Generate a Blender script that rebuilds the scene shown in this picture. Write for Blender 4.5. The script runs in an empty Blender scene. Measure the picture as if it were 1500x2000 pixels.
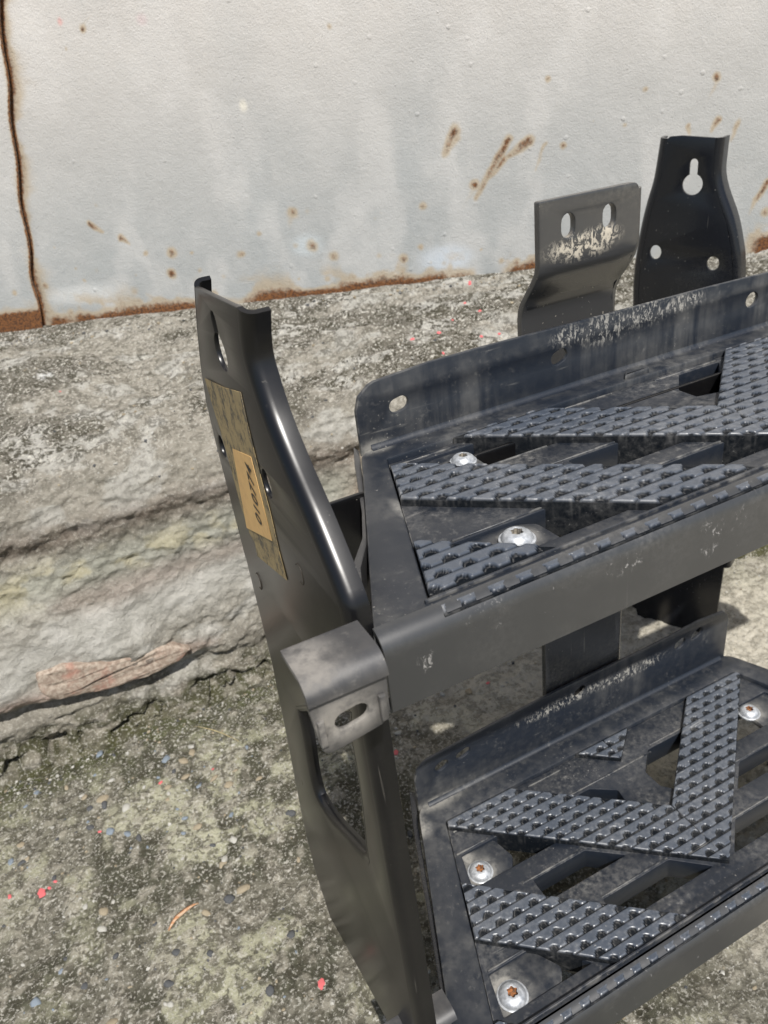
import bpy, bmesh, math, random
import numpy as np
from mathutils import Matrix, Vector
random.seed(4); rng = np.random.RandomState(7)
S = bpy.context.scene; COL = S.collection

# ---------------------------------------------------------------- camera, sky, sun
CAMH = 0.89
_V = np.array([350., 2660., 1500.]); _dn = _V/np.linalg.norm(_V)
_X = np.array([3950., -1400., 1500.]); _X -= _X@_dn*_dn; _ex = _X/np.linalg.norm(_X)
_ez = -_dn; _ey = np.cross(_ez, _ex)
RW = np.array([_ex, _ey, _ez])                      # camera (right, down, forward) -> world
cam = bpy.data.cameras.new('camera'); co = bpy.data.objects.new('camera', cam); COL.objects.link(co)
cam.sensor_fit = 'HORIZONTAL'; cam.sensor_width = 36; cam.lens = 36; cam.clip_start = 0.02; cam.clip_end = 200
r_, u_, b_ = RW[:, 0], -RW[:, 1], -RW[:, 2]
co.matrix_world = Matrix(((r_[0], u_[0], b_[0], 0), (r_[1], u_[1], b_[1], 0), (r_[2], u_[2], b_[2], CAMH), (0, 0, 0, 1)))
S.camera = co
cam.dof.use_dof = True; cam.dof.focus_distance = 0.62; cam.dof.aperture_fstop = 16.0
SUN_EL, SUN_AZ = 54.0, (-0.22, -1.0)                 # towards the sun
W = bpy.data.worlds.new('World'); S.world = W; W.use_nodes = True
nt = W.node_tree; bg = nt.nodes['Background']
sky = nt.nodes.new('ShaderNodeTexSky'); sky.sky_type = 'NISHITA'; sky.sun_disc = False
sky.sun_elevation = math.radians(SUN_EL); sky.sun_rotation = math.atan2(SUN_AZ[0], SUN_AZ[1])
sky.air_density = 1.0; sky.dust_density = 1.5
nt.links.new(sky.outputs[0], bg.inputs[0]); bg.inputs[1].default_value = 0.085
sl = bpy.data.lights.new('sun', 'SUN'); sl.energy = 4.9; sl.angle = math.radians(0.6); sl.color = (1.0, .965, .915)
so = bpy.data.objects.new('sun', sl); COL.objects.link(so)
ce = math.cos(math.radians(SUN_EL)); _h = Vector((SUN_AZ[0], SUN_AZ[1], 0)).normalized()
so.rotation_euler = Vector((_h.x*ce, _h.y*ce, math.sin(math.radians(SUN_EL)))).to_track_quat('Z', 'Y').to_euler()
so.location = (0, -2, 4)
S.view_settings.view_transform = 'Standard'; S.view_settings.look = 'None'
S.view_settings.exposure = 0.08; S.view_settings.gamma = 1.0

# measured points of the photograph turned into places in the world
def ray(p): return RW@np.array([p[0]-750., p[1]-1000., 1500.])
def PZ(p, h): v = ray(p)*1.0; v = v*(-h/v[2]); return (v[0], v[1], v[2]+CAMH)      # h metres below the camera
def PX(p, x): v = ray(p); v = v*(x/v[0]); return (v[0], v[1], v[2]+CAMH)
def PY(p, y): v = ray(p); v = v*(y/v[1]); return (v[0], v[1], v[2]+CAMH)

# ---------------------------------------------------------------- noise (numpy)
def _hash(ix, iy, seed):
    n = (ix*374761393 + iy*668265263 + seed*974711) & 0xffffffff
    n = ((n ^ (n >> 13))*1274126177) & 0xffffffff
    return ((n ^ (n >> 16)) & 0xffff)/65535.0
def vnoise(x, y, seed=0):
    xi = np.floor(x).astype(np.int64); yi = np.floor(y).astype(np.int64)
    fx = x-xi; fy = y-yi; fx = fx*fx*(3-2*fx); fy = fy*fy*(3-2*fy)
    a = _hash(xi, yi, seed); b = _hash(xi+1, yi, seed); c = _hash(xi, yi+1, seed); d = _hash(xi+1, yi+1, seed)
    return (a*(1-fx)+b*fx)*(1-fy)+(c*(1-fx)+d*fx)*fy
def fbm(x, y, sc, octv=5, seed=0, gain=.5):
    v = 0; a = 1; t = 0; x = x*sc; y = y*sc
    for k in range(octv):
        v = v+a*vnoise(x+k*17.3, y+k*5.1, seed+k); t += a; a *= gain; x = x*2.03; y = y*2.03
    return v/t
def sst(e0, e1, x): t = np.clip((x-e0)/(e1-e0), 0, 1); return t*t*(3-2*t)
def mixc(a, b, t): return a*(1-t[..., None])+np.asarray(b)*t[..., None]

# ---------------------------------------------------------------- tagging and mesh helpers
def tag(o, label=None, cat=None, group=None, kind=None):
    for k, v in (('label', label), ('category', cat), ('group', group), ('kind', kind)):
        if v: o[k] = v
    return o
def link(name, me, mat, parent=None):
    o = bpy.data.objects.new(name, me); COL.objects.link(o)
    if mat is not None:
        for m in (mat if isinstance(mat, (list, tuple)) else [mat]): me.materials.append(m)
    if parent: o.parent = parent
    return o
def mesh(verts, faces, smooth=False, name='m'):
    me = bpy.data.meshes.new(name); me.from_pydata([tuple(map(float, v)) for v in verts], [], faces); me.update()
    if smooth: me.shade_smooth()
    return me
def gridmesh(P, smooth=True, colors=None, extra=None):
    """P: (n, m, 3) array"""
    n, m = P.shape[:2]
    me = bpy.data.meshes.new('grid'); idx = np.arange(n*m).reshape(n, m)
    q = np.stack([idx[:-1, :-1], idx[:-1, 1:], idx[1:, 1:], idx[1:, :-1]], -1).reshape(-1, 4)
    me.vertices.add(n*m); me.vertices.foreach_set('co', P.reshape(-1).astype(np.float32))
    nf = len(q); me.loops.add(nf*4); me.loops.foreach_set('vertex_index', q.reshape(-1).astype(np.int32))
    me.polygons.add(nf); me.polygons.foreach_set('loop_start', (np.arange(nf)*4).astype(np.int32))
    me.polygons.foreach_set('loop_total', np.full(nf, 4, np.int32))
    me.update(calc_edges=True); me.validate()
    if colors is not None:
        at = me.color_attributes.new('Tint', 'FLOAT_COLOR', 'POINT')
        c = np.ones((n*m, 4), np.float32); c[:, :3] = colors.reshape(-1, 3); at.data.foreach_set('color', c.reshape(-1))
    if extra:
        for k, a in extra.items():
            at = me.attributes.new(k, 'FLOAT', 'POINT'); at.data.foreach_set('value', a.reshape(-1).astype(np.float32))
    if smooth: me.shade_smooth()
    return me
def signed(l): return sum(l[i][0]*l[(i+1) % len(l)][1]-l[(i+1) % len(l)][0]*l[i][1] for i in range(len(l)))
def plate(loops, thick, bev=.0008, M=None):
    """flat plate in local XY with holes, bevelled edges, centred on z=0 -> mesh"""
    cu = bpy.data.curves.new('c', 'CURVE'); cu.dimensions = '2D'; cu.fill_mode = 'BOTH'
    for i, l in enumerate(loops):
        l = list(l)
        if (signed(l) > 0) != (i == 0): l = l[::-1]
        sp = cu.splines.new('POLY'); sp.points.add(len(l)-1); sp.use_cyclic_u = True
        for k, p in enumerate(l): sp.points[k].co = (p[0], p[1], 0, 1)
    bev = min(bev, thick*.45)
    cu.extrude = thick/2-bev; cu.bevel_depth = bev; cu.bevel_resolution = 1; cu.offset = -bev
    o = bpy.data.objects.new('t', cu); COL.objects.link(o)
    me = bpy.data.meshes.new_from_object(o.evaluated_get(bpy.context.evaluated_depsgraph_get()))
    bpy.data.objects.remove(o); bpy.data.curves.remove(cu)
    me.materials.clear()
    bm = bmesh.new(); bm.from_mesh(me); bmesh.ops.remove_doubles(bm, verts=bm.verts, dist=1e-6); bm.to_mesh(me); bm.free()
    if M is not None: me.transform(M)
    return me
MXY = lambda z: Matrix.Translation((0, 0, z))
def MYZ(x): return Matrix(((0, 0, 1, x), (1, 0, 0, 0), (0, 1, 0, 0), (0, 0, 0, 1)))    # local (y, z) on a plane x
def MXZ(y): return Matrix(((1, 0, 0, 0), (0, 0, -1, y), (0, 1, 0, 0), (0, 0, 0, 1)))   # local (x, z) on a plane y
def join(mes):
    bm = bmesh.new()
    for me in mes: bm.from_mesh(me)
    out = bpy.data.meshes.new('joined'); bm.to_mesh(out); bm.free(); return out
def auto(me, ang=35):
    me.shade_smooth(); me.set_sharp_from_angle(angle=math.radians(ang)); return me
def rnd(poly, r, n=5):
    """round polygon corners; r number or list"""
    out = []; N = len(poly)
    for i in range(N):
        a, b, c = Vector(poly[i-1]), Vector(poly[i]), Vector(poly[(i+1) % N])
        rr = r[i] if isinstance(r, (list, tuple)) else r
        if rr <= 0: out.append(tuple(b)); continue
        u = (a-b); v = (c-b); d = min(rr, u.length*.45, v.length*.45)
        p, q = b+u.normalized()*d, b+v.normalized()*d
        for k in range(n+1):
            t = k/n; out.append(tuple((1-t)**2*p+2*t*(1-t)*b+t*t*q))
    return out
def ell(cx, cy, rx, ry, n=20, rot=0):
    o = []
    for k in range(n):
        a = 2*math.pi*k/n; x, y = rx*math.cos(a), ry*math.sin(a)
        o.append((cx+x*math.cos(rot)-y*math.sin(rot), cy+x*math.sin(rot)+y*math.cos(rot)))
    return o
def slot(cx, cy, L, r, rot=0, n=7):
    o = []
    for sgn, a0 in ((1, -90), (-1, 90)):
        for k in range(n+1):
            a = math.radians(a0+180*k/n); x, y = sgn*L/2+r*math.cos(a), r*math.sin(a)
            o.append((cx+x*math.cos(rot)-y*math.sin(rot), cy+x*math.sin(rot)+y*math.cos(rot)))
    return o
def smooth_path(pts, n=6):
    """Catmull-Rom through points"""
    P = [Vector(p) for p in pts]; out = []
    for i in range(len(P)-1):
        p0 = P[max(i-1, 0)]; p1 = P[i]; p2 = P[i+1]; p3 = P[min(i+2, len(P)-1)]
        for k in range(n):
            t = k/n; out.append(tuple(.5*((2*p1)+(p2-p0)*t+(2*p0-5*p1+4*p2-p3)*t*t+(3*p1-p0-3*p2+p3)*t**3)))
    out.append(tuple(P[-1])); return out
def lip(path, width, r, side, thick, M, closed=False, shrink=None):
    """bent-back edge: sweeps a quarter bend of radius r and a straight leg along a path in the plate plane.
    side=+1 bend goes to the left of the path direction; leg goes to +normal of the plate"""
    n = len(path); ring = []
    for i in range(n):
        a = Vector(path[i-1] if (i > 0 or closed) else path[i]); b = Vector(path[(i+1) % n] if (i < n-1 or closed) else path[i])
        d = (b-a).normalized(); nn = Vector((-d.y, d.x))*side; p = Vector(path[i]); w = width*(shrink[i] if shrink else 1)
        row = []
        for off in (0, thick):                       # outer and inner skins
            rr = r-off; sk = [(0, off)] if True else []
            sk = []
            for k in range(7):
                an = math.pi/2*k/6; sk.append((rr*math.sin(an), off+rr*(1-math.cos(an))))
            sk.append((rr, max(w, r+.001)))
            row.append(sk)
        prof = row[0]+row[1][::-1]
        ring.append([(p.x+nn.x*s, p.y+nn.y*s, t) for s, t in prof])
    m = len(ring[0]); vs = [v for rg in ring for v in rg]; fs = []
    for i in range(n if closed else n-1):
        j = (i+1) % n
        for k in range(m):
            l = (k+1) % m; fs.append((i*m+k, i*m+l, j*m+l, j*m+k))
    if not closed: fs += [tuple(range(m))[::-1], tuple((n-1)*m+k for k in range(m))]
    me = mesh(vs, fs); me.transform(M)
    bm = bmesh.new(); bm.from_mesh(me); bmesh.ops.recalc_face_normals(bm, faces=bm.faces); bm.to_mesh(me); bm.free()
    return me
def profx(prof, x0, x1, skew=None, n=1):
    """extrude closed profile [(y,z)] along x"""
    vs = []; fs = []; m = len(prof)
    for i in range(n+1):
        for y, z in prof:
            s = skew(y) if skew else 0
            vs.append((x0+(x1-x0)*i/n+s*(1-2*i/n), y, z))
    for i in range(n):
        for k in range(m):
            l = (k+1) % m; fs.append((i*m+k, i*m+l, (i+1)*m+l, (i+1)*m+k))
    fs += [tuple(range(m))[::-1], tuple(n*m+k for k in range(m))]
    me = mesh(vs, fs)
    bm = bmesh.new(); bm.from_mesh(me); bmesh.ops.recalc_face_normals(bm, faces=bm.faces); bm.to_mesh(me); bm.free()
    return me
def sheet(pts, t):
    """open polyline (y,z) -> closed thin profile offset by t to the left"""
    n = len(pts); o = []
    for i in range(n):
        a = Vector(pts[max(i-1, 0)]); b = Vector(pts[min(i+1, n-1)]); d = (b-a).normalized()
        o.append((pts[i][0]-d.y*t, pts[i][1]+d.x*t))
    return list(pts)+o[::-1]

# ---------------------------------------------------------------- materials
class NB:
    def __init__(s, name):
        s.m = bpy.data.materials.new(name); s.m.use_nodes = True; s.t = s.m.node_tree; s.b = s.t.nodes['Principled BSDF']
        s.co = s.t.nodes.new('ShaderNodeTexCoord').outputs['Object']
    def n(s, k, **kw):
        x = s.t.nodes.new(k)
        for a, v in kw.items(): setattr(x, a, v)
        return x
    def l(s, a, b):
        if isinstance(a, (int, float, tuple)): b.default_value = a
        else: s.t.links.new(a, b)
    def noise(s, scale, det=4, rough=.55, stretch=None, dist=0, vec=None):
        x = s.n('ShaderNodeTexNoise'); x.inputs['Scale'].default_value = scale; x.inputs['Detail'].default_value = det
        x.inputs['Roughness'].default_value = rough; x.inputs['Distortion'].default_value = dist
        v = vec or s.co
        if stretch:
            mp = s.n('ShaderNodeMapping'); mp.inputs['Scale'].default_value = stretch; s.l(v, mp.inputs[0]); v = mp.outputs[0]
        s.l(v, x.inputs['Vector']); return x.outputs[0]
    def ramp(s, f, a, b, c0=0., c1=1.):
        x = s.n('ShaderNodeMapRange'); x.interpolation_type = 'SMOOTHSTEP'; s.l(f, x.inputs[0])
        for i, v in enumerate((a, b, c0, c1)): s.l(v, x.inputs[i+1])
        return x.outputs[0]
    def math(s, op, a, b=0.):
        x = s.n('ShaderNodeMath', operation=op); s.l(a, x.inputs[0]); s.l(b, x.inputs[1]); return x.outputs[0]
    def mix(s, f, a, b, mode='MIX'):
        x = s.n('ShaderNodeMix', data_type='RGBA', blend_type=mode); s.l(f, x.inputs[0])
        for v, i in ((a, 6), (b, 7)):
            if isinstance(v, tuple): v = (v+(1,))[:4]
            s.l(v, x.inputs[i])
        return x.outputs[2]
    def bump(s, h, strength, dist=.001, prev=None):
        x = s.n('ShaderNodeBump'); x.inputs['Strength'].default_value = strength; x.inputs['Distance'].default_value = dist
        s.l(h, x.inputs['Height'])
        if prev is not None: s.l(prev, x.inputs['Normal'])
        return x.outputs[0]
    def blob(s, c, r):
        x = s.n('ShaderNodeVectorMath', operation='SUBTRACT'); s.l(s.co, x.inputs[0]); x.inputs[1].default_value = c
        y = s.n('ShaderNodeVectorMath', operation='DIVIDE'); s.l(x.outputs[0], y.inputs[0]); y.inputs[1].default_value = r
        z = s.n('ShaderNodeVectorMath', operation='LENGTH'); s.l(y.outputs[0], z.inputs[0])
        return s.ramp(z.outputs['Value'], 1.0, .25)
    def blobs(s, L):
        o = None
        for c, r in L:
            k = s.blob(c, r); o = k if o is None else s.math('MAXIMUM', o, k)
        return o
    def attr(s, name, col=False):
        x = s.n('ShaderNodeAttribute'); x.attribute_name = name; return x.outputs['Color' if col else 'Fac']
    def out(s, c=None, r=None, nrm=None, metal=None, spec=None):
        for v, k in ((c, 'Base Color'), (r, 'Roughness'), (nrm, 'Normal'), (metal, 'Metallic'), (spec, 'Specular IOR Level')):
            if v is not None:
                if isinstance(v, tuple) and k == 'Base Color': v = (v+(1,))[:4]
                s.l(v, s.b.inputs[k])
        return s.m

def plastic(name, base, dustc, amount, rough=.42, streak=True, scratch=.25, painted_sheen=False, dirt=None, scuff=None, edges=.45, settle=False):
    b = NB(name)
    big = b.noise(9, 5, .6); fine = b.noise(160, 5, .7)
    st = b.noise(60, 4, .65, stretch=(1, 1, .12)) if streak else fine
    m = b.math('MULTIPLY', b.ramp(big, .38, .72), b.ramp(st, .30, .72))
    m = b.math('ADD', m, b.math('MULTIPLY', b.math('MULTIPLY', b.ramp(fine, .54, .66), b.ramp(b.noise(22, 4, .6), .46, .62)), .45))
    spots = b.math('MULTIPLY', b.ramp(b.noise(420, 2, .5), .66, .76), b.ramp(b.noise(14, 3), .5, .66))
    scr = b.math('MULTIPLY', b.ramp(b.noise(70, 3, .6, stretch=(.15, 2.5, 2.5), dist=.6), .66, .74), scratch)
    scr = b.math('MULTIPLY', scr, b.ramp(b.noise(18, 2), .48, .62))
    geo = b.n('ShaderNodeNewGeometry')
    edge = b.math('MULTIPLY', b.ramp(geo.outputs['Pointiness'], .52, .60), b.ramp(b.noise(90, 3), .4, .65))
    cav = b.math('MULTIPLY', b.ramp(geo.outputs['Pointiness'], .49, .42), .5)
    tot = b.math('ADD', b.math('MULTIPLY', m, amount), b.math('ADD', b.math('MULTIPLY', spots, .75), scr))
    tot = b.math('ADD', tot, b.math('ADD', b.math('MULTIPLY', edge, edges), b.math('MULTIPLY', cav, 1. if edges else 0.)))
    if dirt: tot = b.math('ADD', tot, b.math('MULTIPLY', b.blobs(dirt), b.ramp(b.noise(60, 5, .7), .30, .62, .1, .95)))
    if scuff:
        q = b.ramp(b.noise(260, 5, .75, stretch=(1, 1, .5), dist=.8), .50, .60)
        tot = b.math('ADD', tot, b.math('MULTIPLY', b.math('MULTIPLY', b.blobs(scuff), q), 1.2))
    if settle:
        sx = b.n('ShaderNodeSeparateXYZ'); b.l(geo.outputs['Normal'], sx.inputs[0]); tot = b.math('MULTIPLY', tot, b.ramp(sx.outputs['Z'], .2, .8, .12, 1.))
    tot = b.math('MINIMUM', tot, 1.0)
    if painted_sheen:
        w = b.attr('painted_sheen'); w2 = b.math('MULTIPLY', w, b.ramp(fine, .2, .7, .7, 1))  # sky sheen on plank tops and darkness in the pits painted into the colour
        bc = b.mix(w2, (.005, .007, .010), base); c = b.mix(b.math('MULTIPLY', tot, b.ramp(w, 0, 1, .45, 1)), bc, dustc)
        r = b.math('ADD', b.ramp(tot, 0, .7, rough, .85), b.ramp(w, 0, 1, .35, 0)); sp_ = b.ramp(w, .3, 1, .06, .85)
    else:
        c = b.mix(tot, base, dustc)
        r = b.ramp(tot, 0, .7, rough, .85); sp_ = .75
    nn = b.bump(b.noise(900, 3, .6), .10, .0004)
    nn = b.bump(b.noise(45, 3, .5), .05, .002, nn)
    return b.out(c, r, nn, spec=sp_)

_f = lambda p, y, rx, rz: (PY(p, y), (rx, .012, rz))
_d = lambda p, h, rx, ry: (PZ(p, h), (rx, ry, .012))
M_PLA = plastic('worn_black_plastic', (.008, .012, .020), (.27, .26, .235), .32,
    dirt=[_d((722, 872), .275, .030, .022), _d((790, 1010), .281, .010, .030), _d((850, 1560), .76, .05, .022), _d((820, 1610), .76, .016, .03), _d((905, 1680), .77, .02, .02), _d((970, 1920), .77, .03, .016), _d((890, 1640), .765, .010, .02), _d((938, 1706), .77, .030, .026), _d((1001, 1950), .77, .030, .024), _d((1463, 1394), .77, .03, .026), _d((1010, 1060), .285, .024, .020), _d((905, 905), .285, .024, .014)],
    scuff=[_f((1110, 655), .56, .030, .014), _f((1180, 640), .56, .05, .02), _f((1260, 610), .56, .045, .018), _f((1330, 590), .56, .04, .012), _f((1100, 1370), .58, .10, .012), _f((1230, 1310), .58, .08, .014), _d((900, 1560), .77, .04, .01)])
M_COVE = plastic('cove_black_plastic', (.008, .012, .020), (.27, .26, .235), .36, edges=0.)
M_PLB = plastic('deck_black_plastic', (.008, .012, .020), (.25, .24, .22), .40, .42, False, settle=True)
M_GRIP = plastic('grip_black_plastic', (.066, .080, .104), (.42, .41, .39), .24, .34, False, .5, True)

def blackpaint(name, rough, dust, base=(.008, .008, .0075), spec=.9, scuff=None, dc=(.30, .28, .24), qlo=.46):
    b = NB(name)
    n1 = b.noise(7, 4, .6); fine = b.noise(220, 4, .7)
    m = b.math('MULTIPLY', b.ramp(n1, .45, .75), b.ramp(fine, .3, .8))
    sp = b.math('MULTIPLY', b.ramp(b.noise(330, 1, .5), .73, .79), b.ramp(b.noise(11, 3), .48, .62))
    scr = b.math('MULTIPLY', b.ramp(b.noise(48, 3, .6, stretch=(1.2, 1.2, .3), dist=1.4), .69, .735), b.ramp(b.noise(13, 2), .52, .62))
    geo = b.n('ShaderNodeNewGeometry')
    edge = b.math('MULTIPLY', b.ramp(geo.outputs['Pointiness'], .54, .64), b.ramp(b.noise(120, 3), .42, .62))
    hair = b.math('MULTIPLY', b.ramp(b.noise(60, 2, .5, stretch=(3.5, 3.5, .12), dist=.3), .70, .74), b.ramp(b.noise(9, 2), .48, .6))
    sp = b.math('MAXIMUM', sp, b.math('MULTIPLY', hair, .35)); 
    tot = b.math('ADD', b.math('MULTIPLY', m, dust), b.math('ADD', b.math('MULTIPLY', sp, .5), b.math('MULTIPLY', scr, .35)))
    if scuff:
        q = b.ramp(b.noise(150, 6, .75, stretch=(1, 1, .7), dist=1.2), qlo, qlo+.10)
        tot = b.math('ADD', tot, b.math('MULTIPLY', b.math('MULTIPLY', b.blobs(scuff), q), 1.3)); tot = b.math('MINIMUM', tot, 1.)
    c = b.mix(tot, base, dc)
    nn = b.bump(b.noise(28, 3, .5), .06, .002)
    nn = b.bump(fine, .05, .0003, nn)
    return b.out(c, b.ramp(tot, 0, .6, rough, .8), nn, spec=spec)
M_BRK = blackpaint('gloss_black_steel', .30, .05, (.0045, .0045, .0052), spec=.55)
M_FACE = blackpaint('satin_black_steel', .38, .30, (.036, .037, .038), dc=(.29, .28, .265), scuff=[(PY((1385, 1045), .32), (.016, .02, .022)), (PY((1215, 1100), .32), (.030, .02, .010)), (PY((950, 1205), .32), (.022, .02, .014)), (PY((1440, 1010), .32), (.012, .02, .012)), (PY((830, 1290), .32), (.008, .02, .014))], qlo=.56)
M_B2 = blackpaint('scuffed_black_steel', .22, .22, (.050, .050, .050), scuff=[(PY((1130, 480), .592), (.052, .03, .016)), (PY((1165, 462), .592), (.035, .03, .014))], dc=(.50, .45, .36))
M_B3 = blackpaint('dark_black_steel', .25, .10, (.009, .010, .013), spec=.5)
M_TAB = plastic('dusty_black_steel', (.040, .040, .042), (.27, .25, .22), .40, .42, edges=0., dirt=[(PY((668, 1400), .295), (.034, .03, .024)), (PY((600, 1300), .31), (.03, .03, .008))])

def zinc():
    b = NB('zinc_coated_steel'); f = b.noise(240, 4, .6)
    c = b.mix(b.ramp(f, .35, .7), (.42, .44, .46), (.62, .64, .66))
    return b.out(c, b.ramp(f, .3, .7, .38, .6), b.bump(f, .15, .0004), .55)
M_ZN = zinc()
def rustm():
    b = NB('rusted_socket'); f = b.noise(380, 4, .7)
    return b.out(b.mix(b.ramp(f, .35, .65), (.10, .06, .035), (.40, .15, .045)), .9)
M_RUST = rustm()
def dirtysock():
    b = NB('dusty_socket'); f = b.noise(380, 4, .7)
    return b.out(b.mix(b.ramp(f, .35, .65), (.07, .065, .06), (.28, .25, .2)), .9)
M_SOCK = dirtysock()
def kraft():
    b = NB('worn_brown_paper')
    f = b.noise(75, 8, .85, stretch=(1, 1.1, .8)); g = b.noise(420, 3, .7)
    w = b.math('MAXIMUM', b.ramp(f, .47, .60), b.ramp(g, .66, .74))
    return b.out(b.mix(w, (.36, .27, .13), (.07, .062, .045)), .62, b.bump(f, .2, .0005))
M_KRAFT = kraft()
def paper():
    b = NB('orange_label_paper'); f = b.noise(60, 5, .7)
    return b.out(b.mix(b.ramp(f, .4, .75), (.80, .50, .19), (.66, .40, .16)), .55, b.bump(f, .15, .0004))
M_LABEL = paper()
M_INK = NB('black_ink').out((.035, .028, .02), .6)

# ---------------------------------------------------------------- the place: wall, plinth, ground
# wall line on plan
WP = np.array(PZ((560, 583), .355)[:2]); WD = np.array([.890, -.456]); WD /= np.linalg.norm(WD); WN = np.array([WD[1], -WD[0]])  # towards the camera
def PW(p, off=0.):
    v = ray(p); o = WP+WN*off; t = (o@WN)/(v[:2]@WN); q = v*t; return (q[:2]-WP)@WD, q[2]+CAMH   # (s, z) on wall
def wall_xyz(s, z, d=0.):
    return np.stack([WP[0]+WD[0]*s+WN[0]*d, WP[1]+WD[1]*s+WN[1]*d, z+0*s], -1)
ZB = CAMH-.355
def seamdist(s, z):
    a = np.array(PW((2, 20))); c = np.array(PW((44, 390))); b = np.array(PW((86, 655)))
    t = (z-b[1])/(a[1]-b[1]); lin = np.where(z > c[1], c[0]+(a[0]-c[0])*(z-c[1])/(a[1]-c[1]), b[0]+(c[0]-b[0])*(z-b[1])/(c[1]-b[1]))
    return s-lin-.0018*np.sin(z*47)-.004*(vnoise(z*22., z*0, 5)-.5)
def wallmat():
    b = NB('weathered_grey_wall_paint')
    rust = b.attr('rust'); tint = b.attr('Tint', True)
    n1 = b.noise(120, 5, .7); n2 = b.noise(30, 4, .6)
    # rust broken up by noise
    rr = b.ramp(b.math('ADD', rust, b.math('MULTIPLY', b.math('SUBTRACT', n1, .5), 1.1)), .42, 1.0)
    halo = b.ramp(b.math('ADD', rust, b.math('MULTIPLY', b.math('SUBTRACT', n2, .5), .5)), .08, .5)
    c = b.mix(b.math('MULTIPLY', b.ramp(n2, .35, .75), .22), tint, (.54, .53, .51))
    c = b.mix(b.math('MULTIPLY', halo, .6), c, (.40, .30, .17))
    rc = b.mix(b.ramp(b.noise(260, 4, .7), .4, .62), (.20, .085, .030), (.06, .030, .018))
    c = b.mix(rr, c, rc)
    # blisters and drips under the paint
    vo = b.n('ShaderNodeTexVoronoi'); vo.inputs['Scale'].default_value = 34; b.l(b.co, vo.inputs['Vector'])
    vo.inputs['Randomness'].default_value = 1
    keep = b.n('ShaderNodeSeparateColor'); b.l(vo.outputs['Color'], keep.inputs[0])
    blis = b.math('MULTIPLY', b.ramp(vo.outputs['Distance'], .17, .05), b.ramp(keep.outputs[0], .72, .95))
    vo2 = b.n('ShaderNodeTexVoronoi'); vo2.inputs['Scale'].default_value = 110; b.l(b.co, vo2.inputs['Vector'])
    k2 = b.n('ShaderNodeSeparateColor'); b.l(vo2.outputs['Color'], k2.inputs[0])
    bl2 = b.math('MULTIPLY', b.ramp(vo2.outputs['Distance'], .22, .08), b.math('MULTIPLY', b.ramp(k2.outputs[1], .8, .98), b.ramp(b.noise(6, 2), .45, .6)))
    nn = b.bump(b.noise(380, 4, .65), .8, .0012)
    nn = b.bump(b.noise(95, 4, .6), .45, .0020, nn)
    nn = b.bump(blis, .6, .0016, nn); nn = b.bump(bl2, .7, .0009, nn)
    nn = b.bump(rr, .5, .001, nn)
    flk = b.math('MULTIPLY', b.ramp(b.noise(420, 2, .5), .74, .80), .4)
    c = b.mix(flk, c, (.60, .59, .56))
    return b.out(c, b.ramp(rr, 0, 1, .55, .9), nn, spec=.35)
M_WALL = wallmat()

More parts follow.
